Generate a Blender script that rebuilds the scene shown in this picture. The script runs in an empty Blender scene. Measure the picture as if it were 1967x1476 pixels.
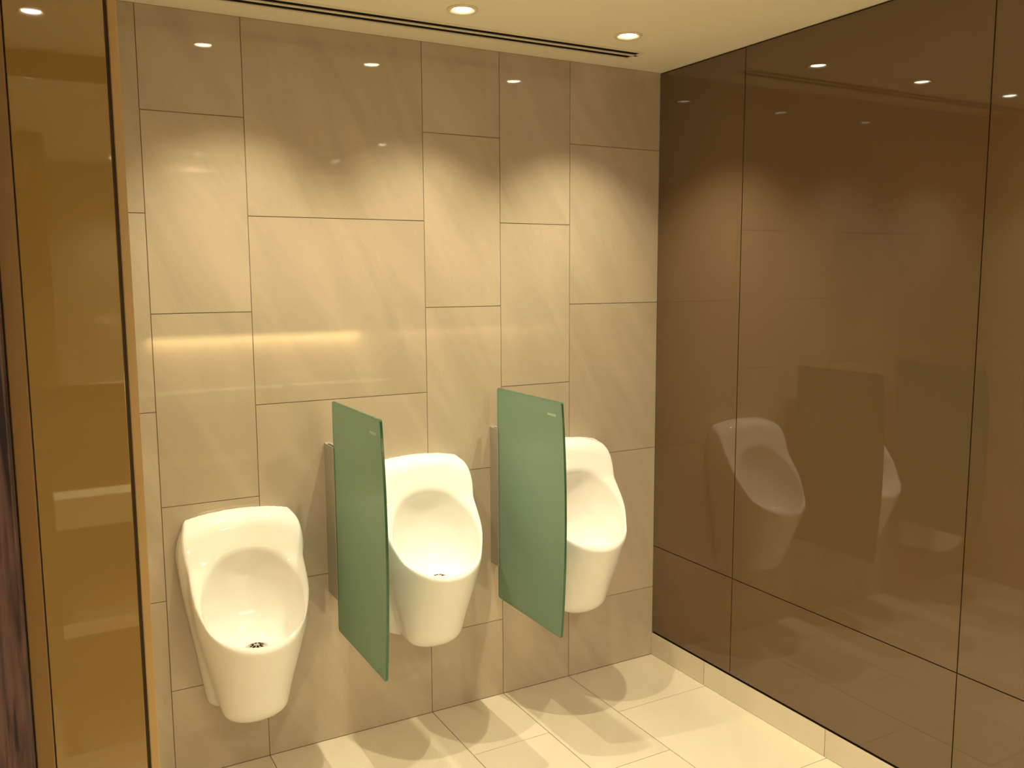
import bpy, math, random
import numpy as np
from mathutils import Matrix, Vector
random.seed(4)
rng=np.random.RandomState(3)
sc=bpy.context.scene
sc.view_settings.view_transform='Standard'
sc.view_settings.look='None'
sc.view_settings.exposure=0.03

F_PX,YAW,PIT,ROLL,D,CH,W0,XC=[1687.8131619386668,0.5073252416665637,0.12234040451780633,0.005246750456624751,2.8509311301986964,1.6084512597234568,0.4236894662526617,2.262683910029433]
CEIL=2.4
YF=-0.49      # mirror wall behind the camera
XL=-0.95      # far left wall
YP=1.55       # gold panel plane

# ------------------------------------------------------------ materials
def new_mat(name):
    m=bpy.data.materials.new(name); m.use_nodes=True
    nt=m.node_tree; b=nt.nodes['Principled BSDF']
    return m,nt,b
def simple(name,col,rough=.5,metal=0.,spec=.5,noise=.04,nscale=30,coat=0.,ior=1.5):
    m,nt,b=new_mat(name)
    tc=nt.nodes.new('ShaderNodeTexCoord'); n=nt.nodes.new('ShaderNodeTexNoise')
    n.inputs['Scale'].default_value=nscale; n.inputs['Detail'].default_value=3
    nt.links.new(tc.outputs['Object'],n.inputs['Vector'])
    mx=nt.nodes.new('ShaderNodeMix'); mx.data_type='RGBA'
    mx.inputs[6].default_value=(*[c*(1-noise) for c in col],1)
    mx.inputs[7].default_value=(*[min(1,c*(1+noise)) for c in col],1)
    nt.links.new(n.outputs['Fac'],mx.inputs[0]); nt.links.new(mx.outputs[2],b.inputs['Base Color'])
    b.inputs['Roughness'].default_value=rough; b.inputs['Metallic'].default_value=metal
    b.inputs['Specular IOR Level'].default_value=spec; b.inputs['IOR'].default_value=ior
    b.inputs['Coat Weight'].default_value=coat; b.inputs['Coat Roughness'].default_value=.03
    return m
def stone(name,c1,c2,rough,rot,scale,spec=.5):
    m,nt,b=new_mat(name)
    N=nt.nodes.new; L=nt.links.new
    tc=N('ShaderNodeTexCoord'); at=N('ShaderNodeAttribute'); at.attribute_name='tile_rand'
    sc_=N('ShaderNodeVectorMath'); sc_.operation='SCALE'; sc_.inputs['Scale'].default_value=9
    L(at.outputs['Vector'],sc_.inputs[0])
    ad=N('ShaderNodeVectorMath'); ad.operation='ADD'; L(tc.outputs['Object'],ad.inputs[0]); L(sc_.outputs[0],ad.inputs[1])
    mp=N('ShaderNodeMapping'); mp.inputs['Rotation'].default_value=rot; mp.inputs['Scale'].default_value=(1,1,1)
    L(ad.outputs[0],mp.inputs['Vector'])
    mp2=N('ShaderNodeMapping'); mp2.inputs['Scale'].default_value=scale; L(mp.outputs[0],mp2.inputs['Vector'])
    n=N('ShaderNodeTexNoise'); n.inputs['Scale'].default_value=1.6; n.inputs['Detail'].default_value=6; n.inputs['Roughness'].default_value=.55; n.inputs['Distortion'].default_value=.8
    L(mp2.outputs[0],n.inputs['Vector'])
    r=N('ShaderNodeValToRGB'); r.color_ramp.elements[0].position=.34; r.color_ramp.elements[0].color=(*c2,1)
    r.color_ramp.elements[1].position=.64; r.color_ramp.elements[1].color=(*c1,1)
    L(n.outputs['Fac'],r.inputs['Fac'])
    n2=N('ShaderNodeTexNoise'); n2.inputs['Scale'].default_value=220; n2.inputs['Detail'].default_value=2
    L(tc.outputs['Object'],n2.inputs['Vector'])
    sub=N('ShaderNodeMapRange'); sub.inputs['To Min'].default_value=.95; sub.inputs['To Max'].default_value=1.05
    L(n2.outputs['Fac'],sub.inputs['Value'])
    sx=N('ShaderNodeSeparateXYZ'); L(at.outputs['Vector'],sx.inputs[0])
    tr=N('ShaderNodeMapRange'); tr.inputs['To Min'].default_value=.97; tr.inputs['To Max'].default_value=1.03
    L(sx.outputs[0],tr.inputs['Value'])
    ml=N('ShaderNodeMath'); ml.operation='MULTIPLY'; L(sub.outputs[0],ml.inputs[0]); L(tr.outputs[0],ml.inputs[1])
    vm=N('ShaderNodeVectorMath'); vm.operation='SCALE'; L(r.outputs[0],vm.inputs[0]); L(ml.outputs[0],vm.inputs['Scale'])
    L(vm.outputs[0],b.inputs['Base Color'])
    b.inputs['Roughness'].default_value=rough; b.inputs['Specular IOR Level'].default_value=spec
    return m
def emis(name,col,s):
    m,nt,b=new_mat(name)
    b.inputs['Base Color'].default_value=(*col,1); b.inputs['Emission Color'].default_value=(*col,1); b.inputs['Emission Strength'].default_value=s
    m.cycles.emission_sampling='NONE'
    return m
M_WALL=stone('wall_stone_tile',(.52,.445,.335),(.45,.382,.285),.04,(0,math.radians(28),0),(4.2,1,.8),spec=.65)
M_FLOOR=stone('floor_stone_tile',(.78,.71,.575),(.73,.66,.53),.18,(0,0,math.radians(35)),(3,.9,1))
M_GROUT=simple('grout',(.18,.13,.075),.9)
M_GROUTF=simple('floor_grout',(.26,.19,.11),.9)
M_BROWN=simple('brown_back_painted_glass',(.140,.086,.042),.025,noise=.08,nscale=3,spec=.85)
M_DARKGAP=simple('dark_gap',(.03,.018,.01),.6)
M_GAPSHADE=simple('brown_gap_shade',(.10,.06,.025),.6)  # brown colour stands in for shade in the gap beside the gold panel
M_GOLD=simple('gold_back_painted_glass',(.31,.20,.062),.025,noise=.06,nscale=4,spec=.7,ior=1.8)
M_TAN=simple('tan_edge_trim',(.46,.31,.13),.4)
M_BRTRIM=simple('brown_frame_trim',(.24,.135,.045),.35)
M_CEIL=simple('ceiling_paint',(.93,.88,.72),.8,noise=.01,spec=.2)
M_WHITE=simple('white_metal',(.86,.80,.64),.45,noise=.01)
M_DARK=simple('dark_slot',(.012,.010,.007),.9,spec=.1)
M_CER=simple('white_glazed_ceramic',(.91,.905,.87),.06,noise=.005,spec=.55)
M_CHR=simple('chrome',(.62,.60,.56),.14,metal=1.)
M_ALU=simple('brushed_aluminium',(.44,.42,.36),.38,metal=.5)
M_PLAIN=simple('beige_paint',(.6,.5,.34),.7)
M_DIMWALL=simple('dimmed_wall_brown',(.16,.10,.05),.6)  # colour darkened so this unseen wall stretch reflects dim, as if unlit
M_DKTOP=simple('dark_brown_counter_stone',(.08,.05,.03),.3)
M_MIR=simple('mirror_glass',(.8,.8,.78),.02,metal=1.)
M_EM=emis('lamp_glow',(1.,.92,.70),24)
M_LED=emis('led_glow',(1.,.80,.42),6)
# dark wood
M_WOOD,nt,b=new_mat('dark_striped_wood')
tc=nt.nodes.new('ShaderNodeTexCoord'); mp=nt.nodes.new('ShaderNodeMapping'); mp.inputs['Scale'].default_value=(1,1,.06)
w=nt.nodes.new('ShaderNodeTexNoise'); w.inputs['Scale'].default_value=90; w.inputs['Detail'].default_value=4; w.inputs['Distortion'].default_value=.6
r=nt.nodes.new('ShaderNodeValToRGB'); r.color_ramp.elements[0].position=.35; r.color_ramp.elements[0].color=(.028,.016,.018,1); r.color_ramp.elements[1].position=.65; r.color_ramp.elements[1].color=(.15,.085,.075,1)
nt.links.new(tc.outputs['Object'],mp.inputs[0]); nt.links.new(mp.outputs[0],w.inputs['Vector']); nt.links.new(w.outputs['Fac'],r.inputs[0]); nt.links.new(r.outputs[0],b.inputs['Base Color']); b.inputs['Roughness'].default_value=.35
# frosted green glass
M_GLASS,nt,b=new_mat('frosted_green_glass')
N=nt.nodes.new; L=nt.links.new
tc=N('ShaderNodeTexCoord'); n=N('ShaderNodeTexNoise'); n.inputs['Scale'].default_value=400; L(tc.outputs['Object'],n.inputs['Vector'])
mx=N('ShaderNodeMix'); mx.data_type='RGBA'; mx.inputs[6].default_value=(.34,.50,.39,1); mx.inputs[7].default_value=(.37,.54,.42,1); L(n.outputs['Fac'],mx.inputs[0])
L(mx.outputs[2],b.inputs['Base Color']); b.inputs['Roughness'].default_value=.30; b.inputs['Specular IOR Level'].default_value=.5
tr=N('ShaderNodeBsdfTranslucent'); L(mx.outputs[2],tr.inputs['Color']); ms=N('ShaderNodeMixShader'); ms.inputs[0].default_value=.45
L(b.outputs[0],ms.inputs[1]); L(tr.outputs[0],ms.inputs[2]); L(ms.outputs[0],nt.nodes['Material Output'].inputs[0])
M_GEDGE=simple('polished_green_glass_edge',(.05,.14,.08),.12,noise=.05)
M_ETCH=simple('etched_mark',(.46,.62,.51),.5)

# ------------------------------------------------------------ helpers
def link(o): sc.collection.objects.link(o); return o
def mesh_obj(name,verts,faces,mats,smooth=False,fm=None):
    me=bpy.data.meshes.new(name); me.from_pydata([tuple(v) for v in verts],[],[tuple(f) for f in faces])
    for m in mats: me.materials.append(m)
    if fm is not None:
        for i,p in enumerate(me.polygons): p.material_index=fm[i]
    if smooth: me.polygons.foreach_set('use_smooth',[True]*len(me.polygons))
    me.update(); me.validate()
    return link(bpy.data.objects.new(name,me))
BF=[(0,3,2,1),(4,5,6,7),(0,1,5,4),(1,2,6,5),(2,3,7,6),(3,0,4,7)]
def box_data(x0,x1,y0,y1,z0,z1):
    return [(x0,y0,z0),(x1,y0,z0),(x1,y1,z0),(x0,y1,z0),(x0,y0,z1),(x1,y0,z1),(x1,y1,z1),(x0,y1,z1)]
def boxes(name,lst,mats,bevel=0,idx=None):
    V=[];F=[];fm=[]
    for i,bx in enumerate(lst):
        o=len(V); V+=box_data(*bx); F+=[tuple(a+o for a in f) for f in BF]; fm+=[(idx[i] if idx else 0)]*6
    o=mesh_obj(name,V,F,mats,fm=fm)
    if bevel:
        md=o.modifiers.new('bevel','BEVEL'); md.width=bevel; md.segments=3; md.limit_method='ANGLE'
        o.data.polygons.foreach_set('use_smooth',[True]*len(o.data.polygons))
        md2=o.modifiers.new('wn','WEIGHTED_NORMAL')
    return o
def struct(o): o['kind']='structure'; return o
def thing(o,label,cat,group=None):
    o['label']=label; o['category']=cat
    if group: o['group']=group
    return o
def empty(name,loc):
    o=bpy.data.objects.new(name,None); o.empty_display_size=.05; o.location=loc; return link(o)
def parent(c,p): c.parent=p; return c

def tiled(name,rects,O,U,Vv,Nn,gap,mt,mg,slab,depth=.003,back=.06):
    O=Vector(O);U=Vector(U);Vv=Vector(Vv);Nn=Vector(Nn)
    V=[];F=[];fm=[];rv=[]
    P=lambda u,v,n: O+U*u+Vv*v+Nn*n
    flip = U.cross(Vv).dot(Nn)<0
    def add(u0,u1,v0,v1,n0,n1,mi,rc,bv=.0):
        o=len(V)
        V.extend([P(u0,v0,n0),P(u1,v0,n0),P(u1,v1,n0),P(u0,v1,n0),P(u0+bv,v0+bv,n1),P(u1-bv,v0+bv,n1),P(u1-bv,v1-bv,n1),P(u0+bv,v1-bv,n1)])
        for f in BF:
            f=tuple(a+o for a in f); F.append(f[::-1] if flip else f); fm.append(mi); rv.append(rc)
    add(*slab,-back,-depth,1,(0,0,0))
    for (a,b_,c,d) in rects:
        add(a+gap/2,b_-gap/2,c+gap/2,d-gap/2,-depth-.001,0,0,tuple(rng.rand(3)),.0002)
    o=mesh_obj(name,V,F,[mt,mg],fm=fm)
    at=o.data.attributes.new('tile_rand','FLOAT_VECTOR','FACE')
    at.data.foreach_set('vector',np.array(rv,dtype=np.float32).ravel())
    return struct(o)

def cols():
    return [(XC-W0,XC,.3),(XC-W0-.3,XC-W0,0.),(XC-W0-.6,XC-W0-.3,.3),(XC-W0-1.2,XC-W0-.6,0.),(XC-W0-1.5,XC-W0-1.2,.3),(XC-W0-1.8,XC-W0-1.5,0.)]
R=[]
for a,b_,off in cols():
    zs=sorted(set([0.,CEIL]+[z for z in [off+.6*k for k in range(5)] if 0<z<CEIL]))
    for z0,z1 in zip(zs[:-1],zs[1:]): R.append((a,b_,z0,z1))
tiled('wall_back',R,(0,D,0),(1,0,0),(0,0,1),(0,-1,0),.0020,M_WALL,M_GROUT,(XC-W0-1.8,XC,0,CEIL),depth=.002)
R=[]
offs=[2.51,2.21,2.51,2.21,2.51,2.21,2.51,2.21,2.51]
fc=[(a,b_) for a,b_,_ in cols()]+[(XC-W0-2.4,XC-W0-1.8),(XC-W0-2.7,XC-W0-2.4),(XL,XC-W0-2.7)]
for (a,b_),o_ in zip(fc,offs):
    ys=sorted([y for y in [o_-.6*k for k in range(8)] if YF<y<D]+[YF,D])
    for y0,y1 in zip(ys[:-1],ys[1:]): R.append((a,b_,y0,y1))
tiled('floor',R,(0,0,0),(1,0,0),(0,1,0),(0,0,1),.0026,M_FLOOR,M_GROUTF,(XL-.06,XC+.06,YF-.06,D+.06),depth=.002)
R=[]
ys=[D,2.38,1.47,.56,-.35,YF]
for y1,y0 in zip(ys[:-1],ys[1:]):
    R.append((y0,y1,.102,.478)); R.append((y0,y1,.478,CEIL-.004))
tiled('wall_right',R,(XC,0,0),(0,1,0),(0,0,1),(-1,0,0),.0035,M_BROWN,M_DARKGAP,(YF,D,0,CEIL),depth=.006)
R=[];ys=[y for y in [2.52-.6*k for k in range(6)] if y>YF]; ys=[D]+ys+[YF]
for y1,y0 in zip(ys[:-1],ys[1:]): R.append((y0,y1,0,.098))
tiled('baseboard_right',R,(XC-.004,0,0),(0,1,0),(0,0,1),(-1,0,0),.0024,M_FLOOR,M_GROUTF,(YF,D,0,.097),depth=.001,back=.0028)
struct(boxes('ceiling',[(XL-.06,XC+.06,YF-.06,D+.06,CEIL,CEIL+.08)],[M_CEIL]))
struct(boxes('wall_left',[(XL-.06,XL,YF,YP+.03,0,CEIL)],[M_PLAIN]))
struct(boxes('wall_side',[(XL-.06,.156,YP+.03,D-.001,0,CEIL)],[M_PLAIN]))
struct(boxes('wall_front',[(XL-.06,.65,YF-.06,YF,0,CEIL),(.65,XC+.06,YF-.06,YF,0,CEIL)],[M_DIMWALL,M_PLAIN],idx=[0,1]))  # left stretch darkened by colour to dim its reflection in the gold panel

# ------------------------------------------------------------ gold panel, trims and wood at wall end
p=boxes('wall_panel',[(.003,.140,YP,YP+.012,.0,CEIL)],[M_GOLD],bevel=.0012)
thing(p,'glossy gold-brown back-painted glass panel on wall end','wall panel')
struct(boxes('shadow_gap_strip',[(.140,.145,YP+.006,YP+.03,0,CEIL)],[M_GAPSHADE]))  # strip coloured as the shaded gap between panel and tan trim
struct(boxes('trim_2',[(.145,.159,YP-.004,YP+.034,0,CEIL)],[M_TAN],bevel=.002))
struct(boxes('trim_3',[(-.025,.001,YP-.002,YP+.03,0,CEIL)],[M_BRTRIM],bevel=.002))
struct(boxes('trim_4',[(XL,-.027,YP-.02,YP+.03,0,CEIL)],[M_WOOD],bevel=.006))

# ------------------------------------------------------------ downlights
def lathe(name,prof,mat,n=48,mats=None):
    V=[];Fc=[]
    for r_,z in prof:
        for i in range(n):
            a=2*math.pi*i/n; V.append((r_*math.cos(a),r_*math.sin(a),z))
    for j in range(len(prof)-1):
        for i in range(n):
            k=(i+1)%n; Fc.append((j*n+i,j*n+k,(j+1)*n+k,(j+1)*n+i))
    return mesh_obj(name,V,Fc,[mat],smooth=True)
ring0=lathe('trim_ring',[(.0465,0),(.0475,-.003),(.0455,-.006),(.040,-.0065),(.034,-.004),(.027,-.0005)],M_WHITE)
disc0=lathe('lens',[(.0265,-.0012),(.02,-.0022),(.001,-.0028)],M_EM)
LC=(1.0,.86,.58)
def downlight(x,y,power,ang=88,blend=.7):
    e=empty('ceiling_downlight',(x,y,CEIL))
    thing(e,'small round recessed ceiling downlight with white ring, lit','downlight','recessed ceiling downlights')
    for src in (ring0,disc0):
        o=src.copy(); link(o); o.parent=e
    ld=bpy.data.lights.new('bulb','SPOT'); ld.energy=power; ld.color=LC; ld.spot_size=math.radians(ang); ld.spot_blend=blend; ld.shadow_soft_size=.014
    lo=bpy.data.objects.new('bulb',ld); link(lo); lo.location=(0,0,-.012); lo.parent=e
for x in (.60,1.206,1.816): downlight(x,2.462,62,104,1.0)
for x,y in ((1.96,.59),(1.95,-.28),(1.05,-.33)): downlight(x,y,64,152,1.0)
downlight(.08,.02,52,150,1.0)
bpy.data.objects.remove(ring0); bpy.data.objects.remove(disc0)

# ------------------------------------------------------------ slot diffuser
e=empty('air_slot_diffuser',(1.2,2.665,CEIL)); thing(e,'long white linear ceiling air diffuser with two dark slots','air vent')
x0,x1=.17-1.2,2.005-1.2; t=-.004
fr=boxes('frame',[(x0,x1,-.054,-.040,t,0),(x0,x1,-.008,.006,t,0),(x0,x1,.038,.050,t,0),(x1-.014,x1,-.040,.038,t,0),(x0,x0+.014,-.040,.038,t,0)],[M_WHITE]); parent(fr,e)
sl=boxes('slot',[(x0+.014,x1-.014,-.040,-.008,-.0012,0),(x0+.014,x1-.014,.006,.038,-.0012,0)],[M_DARK]); parent(sl,e)

# ------------------------------------------------------------ urinal via implicit surface
def smin(a,b_,k):
    h=np.clip(.5+.5*(b_-a)/k,0,1); return b_*(1-h)+a*h-k*h*(1-h)
def smax(a,b_,k): return -smin(-a,-b_,k)
def sinterp(x,xs,ys):
    X=np.linspace(xs[0],xs[-1],400); Y=np.interp(X,xs,ys)
    k=np.hanning(41); k/=k.sum(); Yp=np.concatenate([np.full(20,0)+Y[0]-(Y[1:21][::-1]-Y[0]),Y,Y[-1]-(Y[-21:-1][::-1]-Y[-1])])
    return np.interp(x,X,np.convolve(Yp,k,'valid'))
def urinal_field(x,d,z):
    ax=np.sqrt(x*x+1e-6)
    hw=sinterp(z,[0,.02,.12,.30,.42,.50,.60,.70],[.110,.122,.138,.165,.186,.196,.200,.200])
    top=.646-.85*x*x
    out=smax(ax-hw, z-top, .11)
    out=smax(out, .012-z, .02)
    T=sinterp(z,[0,.36,.45,.52,.58,.70],[.048,.050,.085,.098,.088,.058])
    plate=smax(out, d-T, .045)
    w=sinterp(z,[0,.05,.12,.20,.30,.40,.7],[.092,.104,.118,.138,.163,.177,.182])
    p=sinterp(z,[0,.05,.12,.20,.30,.40,.7],[.205,.232,.262,.298,.336,.352,.36])
    cy=.150
    f=np.where(d>cy,(d-cy)/(p-cy),(cy-d)/.36)
    q=(np.power(ax/w,2.0)+np.power(np.abs(f),2.0))**(1/2.0)
    body=(q-1)*np.minimum(w,p-cy)*.95
    zt=sinterp(d,[0,.05,.075,.095,.12,.16,.20,.24,.28,.32,.37],[.63,.61,.585,.55,.50,.45,.405,.362,.325,.292,.262])
    body=smax(body,(z-zt)*.72,.012)
    body=smax(body,-z,.05)
    solid=smin(plate,body,.03)
    dB=sinterp(z,[.16,.24,.26,.30,.34,.40,.46,.50,.53,.57,.70],[.19,.160,.138,.110,.097,.088,.087,.091,.101,.122,.19])
    dF=p-.030
    dF=np.minimum(dF,sinterp(z,[.16,.24,.26,.28,.30,.36,.70],[.225,.262,.283,.297,.309,.330,.40]))
    wI=sinterp(z,[.16,.24,.26,.30,.34,.40,.48,.56,.62,.70],[.05,.090,.110,.132,.146,.156,.162,.166,.166,.16])
    c=(dB+dF)/2; hh=np.maximum((dF-dB)/2,.01)
    g=(np.power(ax/wI,2.05)+np.power(np.abs((d-c)/hh),2.05))**(1/2.05)
    cav=(g-1)*np.minimum(wI,hh)
    cav=smax(cav,(.254-z),.030)
    res=smax(solid,-cav,.014)
    return np.maximum(res,-d)
def surface_nets(fn,lo,hi,h):
    n=[int(math.ceil((hi[i]-lo[i])/h))+1 for i in range(3)]
    g=[lo[i]+h*np.arange(n[i]) for i in range(3)]
    X,Y,Z=np.meshgrid(*g,indexing='ij')
    F=fn(X,Y,Z)
    ins=F<0
    c=tuple(m-1 for m in n)
    S=np.zeros(c+(3,)); C=np.zeros(c)
    corner=lambda A,o: A[o[0]:o[0]+c[0],o[1]:o[1]+c[1],o[2]:o[2]+c[2]]
    for ax in range(3):
        for u in (0,1):
            for v in (0,1):
                o=[0,0,0]; oth=[i for i in range(3) if i!=ax]; o[oth[0]]=u; o[oth[1]]=v
                o2=list(o); o2[ax]=1
                a=corner(F,o); b_=corner(F,o2); m=(a<0)!=(b_<0)
                t=np.where(m,a/np.where(m,a-b_,1),0)
                for k in range(3):
                    S[...,k]+=np.where(m,(t if k==ax else o[k]),0)
                C+=m
    act=C>0
    ids=-np.ones(c,dtype=int); ids[act]=np.arange(act.sum())
    ii=np.argwhere(act)
    verts=np.array(lo)+h*(ii+S[act]/C[act][:,None])
    faces=[]
    for ax in range(3):
        a=np.take(ins,range(0,n[ax]-1),axis=ax); b_=np.take(ins,range(1,n[ax]),axis=ax)
        E=np.argwhere(a!=b_)
        o1,o2=[(1,2),(2,0),(0,1)][ax]
        ok=(E[:,o1]>0)&(E[:,o2]>0)&(E[:,o1]<c[o1])&(E[:,o2]<c[o2]); E=E[ok]
        def cell(du,dv):
            q=E.copy(); q[:,o1]-=du; q[:,o2]-=dv; return ids[q[:,0],q[:,1],q[:,2]]
        Q=np.stack([cell(1,1),cell(0,1),cell(0,0),cell(1,0)],1)
        inside=ins[E[:,0],E[:,1],E[:,2]]
        Q[~inside]=Q[~inside][:,::-1]
        faces.append(Q)
    return verts,np.concatenate(faces)
vv,ff=surface_nets(urinal_field,(-.2150,-.006,-.012),(.2155,.380,.69),.0042)
vv=np.stack([vv[:,0],-np.maximum(vv[:,1],0.001),vv[:,2]],1)
ff=ff[:,::-1]
body0=mesh_obj('body',vv,ff,[M_CER],smooth=True)
sm=body0.modifiers.new('smooth','SMOOTH'); sm.factor=.5; sm.iterations=6
def drain_mesh():
    prof=[(.034,0),(.034,.003),(.030,.0045),(.026,.0045),(.025,.003),(.024,.004),(.017,.0075),(.008,.0092),(.001,.0096)]
    o=lathe('drain',prof,M_CHR); me=o.data
    V=[v.co.copy() for v in me.vertices]
    vs=[tuple(v) for v in V]; fs=[tuple(p.vertices) for p in me.polygons]; fm=[0]*len(fs)
    for k in range(8):
        a=2*math.pi*k/8
        o_=len(vs)
        for r_,z,s in ((.010,.0092,-1),(.021,.0060,-1),(.021,.0060,1),(.010,.0092,1)):
            aa=a+s*.24*(.014/r_)*.9; vs.append((r_*math.cos(aa),r_*math.sin(aa),z+.0008))
        fs.append((o_,o_+1,o_+2,o_+3)); fm.append(1)
    bpy.data.objects.remove(o)
    return mesh_obj('drain',vs,fs,[M_CHR,M_DARK],smooth=True,fm=fm)
drain0=drain_mesh()
dd=.203
zs=np.arange(.45,.15,-.0005)
Fv=urinal_field(np.zeros_like(zs),np.full_like(zs,dd),zs)
zf=zs[np.argmax(Fv<0)]
drain0.location=(0,-dd,float(zf)-.0002)
ULAB=['white ceramic wall-hung urinal mounted lower than the others','white ceramic wall-hung urinal between two green glass screens','white ceramic wall-hung urinal near the brown glass wall']
for i,(x,z0) in enumerate(((.567,.222),(1.183,.335),(1.795,.336))):
    e=empty('urinal',(x,D-.0005,z0)); thing(e,ULAB[i],'urinal','wall-hung urinals on the tiled wall')
    for src in (body0,drain0):
        o=src.copy(); link(o); o.parent=e
        if src is drain0: o['label']='round chrome drain strainer'
bpy.data.objects.remove(body0); bpy.data.objects.remove(drain0)

# ------------------------------------------------------------ privacy screens
def screen(X,yin,yout,z0,z1,bulge,label):
    e=empty('privacy_screen',(X,D,z0)); thing(e,label,'urinal screen','green glass privacy screens between urinals')
    H=z1-z0; pts=[]
    yi=yin-D; yo=yout-D
    r=.010
    def arc(cy,cz,a0,a1):
        for k in range(6):
            a=a0+(a1-a0)*k/5; pts.append((cy+r*math.cos(a),cz+r*math.sin(a)))
    arc(yo+r,r,math.radians(270),math.radians(180))
    for k in range(1,20):
        s=k/20; pts.append((yo-bulge*4*s*(1-s),r+(H-2*r)*s))
    arc(yo+r,H-r,math.radians(180),math.radians(90))
    arc(yi-r,H-r,math.radians(90),0)
    arc(yi-r,r,0,-math.radians(90))
    n=len(pts); t=.004
    V=[(-t,a,b_) for a,b_ in pts]+[(t,a,b_) for a,b_ in pts]
    Fc=[tuple(range(n)),tuple(range(2*n-1,n-1,-1))]; fm=[0,0]
    for k in range(n):
        k2=(k+1)%n; Fc.append((k,k+n,k2+n,k2)); fm.append(1)
    g=mesh_obj('glass_panel',V,Fc,[M_GLASS,M_GEDGE],fm=fm)
    bv=g.modifiers.new('bevel','BEVEL'); bv.width=.001; bv.segments=2; bv.material=1; bv.limit_method='ANGLE'
    parent(g,e); g['label']='frosted green glass panel with curved outer edge'
    zb0,zb1=.535-z0,1.055-z0
    br=boxes('wall_bracket',[(-.008,.018,-.012,-.0005,zb0,zb1),(-.008,-.0045,yi-.012,-.012,zb0,zb1),(.0045,.018,yi-.012,-.012,zb0,zb1)],[M_ALU],bevel=.0012)
    parent(br,e); br['label']='vertical brushed aluminium channel'
    lst=[]
    yy=yo+.035
    for k,wd in enumerate((.006,.005,.006,.004,.006,.005,.006)):
        lst.append((-t-.0003,-t+.0002,yy,yy+wd,H-.052,H-.044)); yy+=wd+.0022
    mk=boxes('etched_mark',lst,[M_ETCH]); parent(mk,e)
screen(.868,2.765,2.325,.426,1.207,.026,'frosted green glass privacy screen beside the lower urinal')
screen(1.497,2.800,2.360,.413,1.205,.022,'frosted green glass privacy screen beside the middle urinal')

# ------------------------------------------------------------ vanity side behind the camera (seen only in reflections)
v=boxes('vanity_counter',[(.05,XC-.01,YF+.001,-.06,.79,.88),(.05,XC-.01,YF+.001,-.18,.88,.89),(.05,XC-.01,-.18,-.06,.88,.892),(.05,XC-.01,YF+.001,-.06,.42,.46),(.05,.08,YF+.001,-.08,.0,.79),(XC-.04,XC-.01,YF+.001,-.08,.0,.79)],[simple('white_counter_stone',(.88,.83,.66),.25),M_DKTOP],idx=[0,1,0,0,1,1])
thing(v,'long white stone vanity counter with lower shelf','vanity counter')
m=boxes('wall_mirror',[(-.3,XC-.01,YF+.001,YF+.03,1.22,2.3)],[M_MIR])
thing(m,'large frameless wall mirror above vanity counter','mirror')
led=boxes('led_strip',[(.7,XC-.1,YF+.006,YF+.024,1.213,1.219)],[M_LED]); led.parent=m; led['label']='glowing warm light strip'
al=bpy.data.lights.new('led_light','AREA'); al.shape='RECTANGLE'; al.size=1.45; al.size_y=.02; al.energy=16; al.color=(1,.8,.45)
alo=bpy.data.objects.new('led_light',al); link(alo); alo.location=(1.43,YF+.04,1.21); alo.parent=m

# ------------------------------------------------------------ camera
cam=bpy.data.cameras.new('camera'); co=bpy.data.objects.new('camera',cam); link(co)
cam.sensor_fit='HORIZONTAL'; cam.sensor_width=36; cam.lens=36*F_PX/1967; cam.clip_start=.01
Rr=Vector((math.cos(YAW),-math.sin(YAW),0)); Fw=Vector((math.sin(YAW)*math.cos(PIT),math.cos(YAW)*math.cos(PIT),-math.sin(PIT)))
Up=Vector((math.sin(YAW)*math.sin(PIT),math.cos(YAW)*math.sin(PIT),math.cos(PIT)))
c,s=math.cos(ROLL),math.sin(ROLL)
R2=Rr*c-Up*s; U2=Rr*s+Up*c
Mx=Matrix((R2,U2,-Fw)).transposed().to_4x4(); Mx.translation=Vector((0,0,CH)); co.matrix_world=Mx
sc.camera=co
wd=bpy.data.worlds.new('world'); sc.world=wd; wd.use_nodes=True
wd.node_tree.nodes['Background'].inputs[0].default_value=(.3,.24,.15,1); wd.node_tree.nodes['Background'].inputs[1].default_value=.2
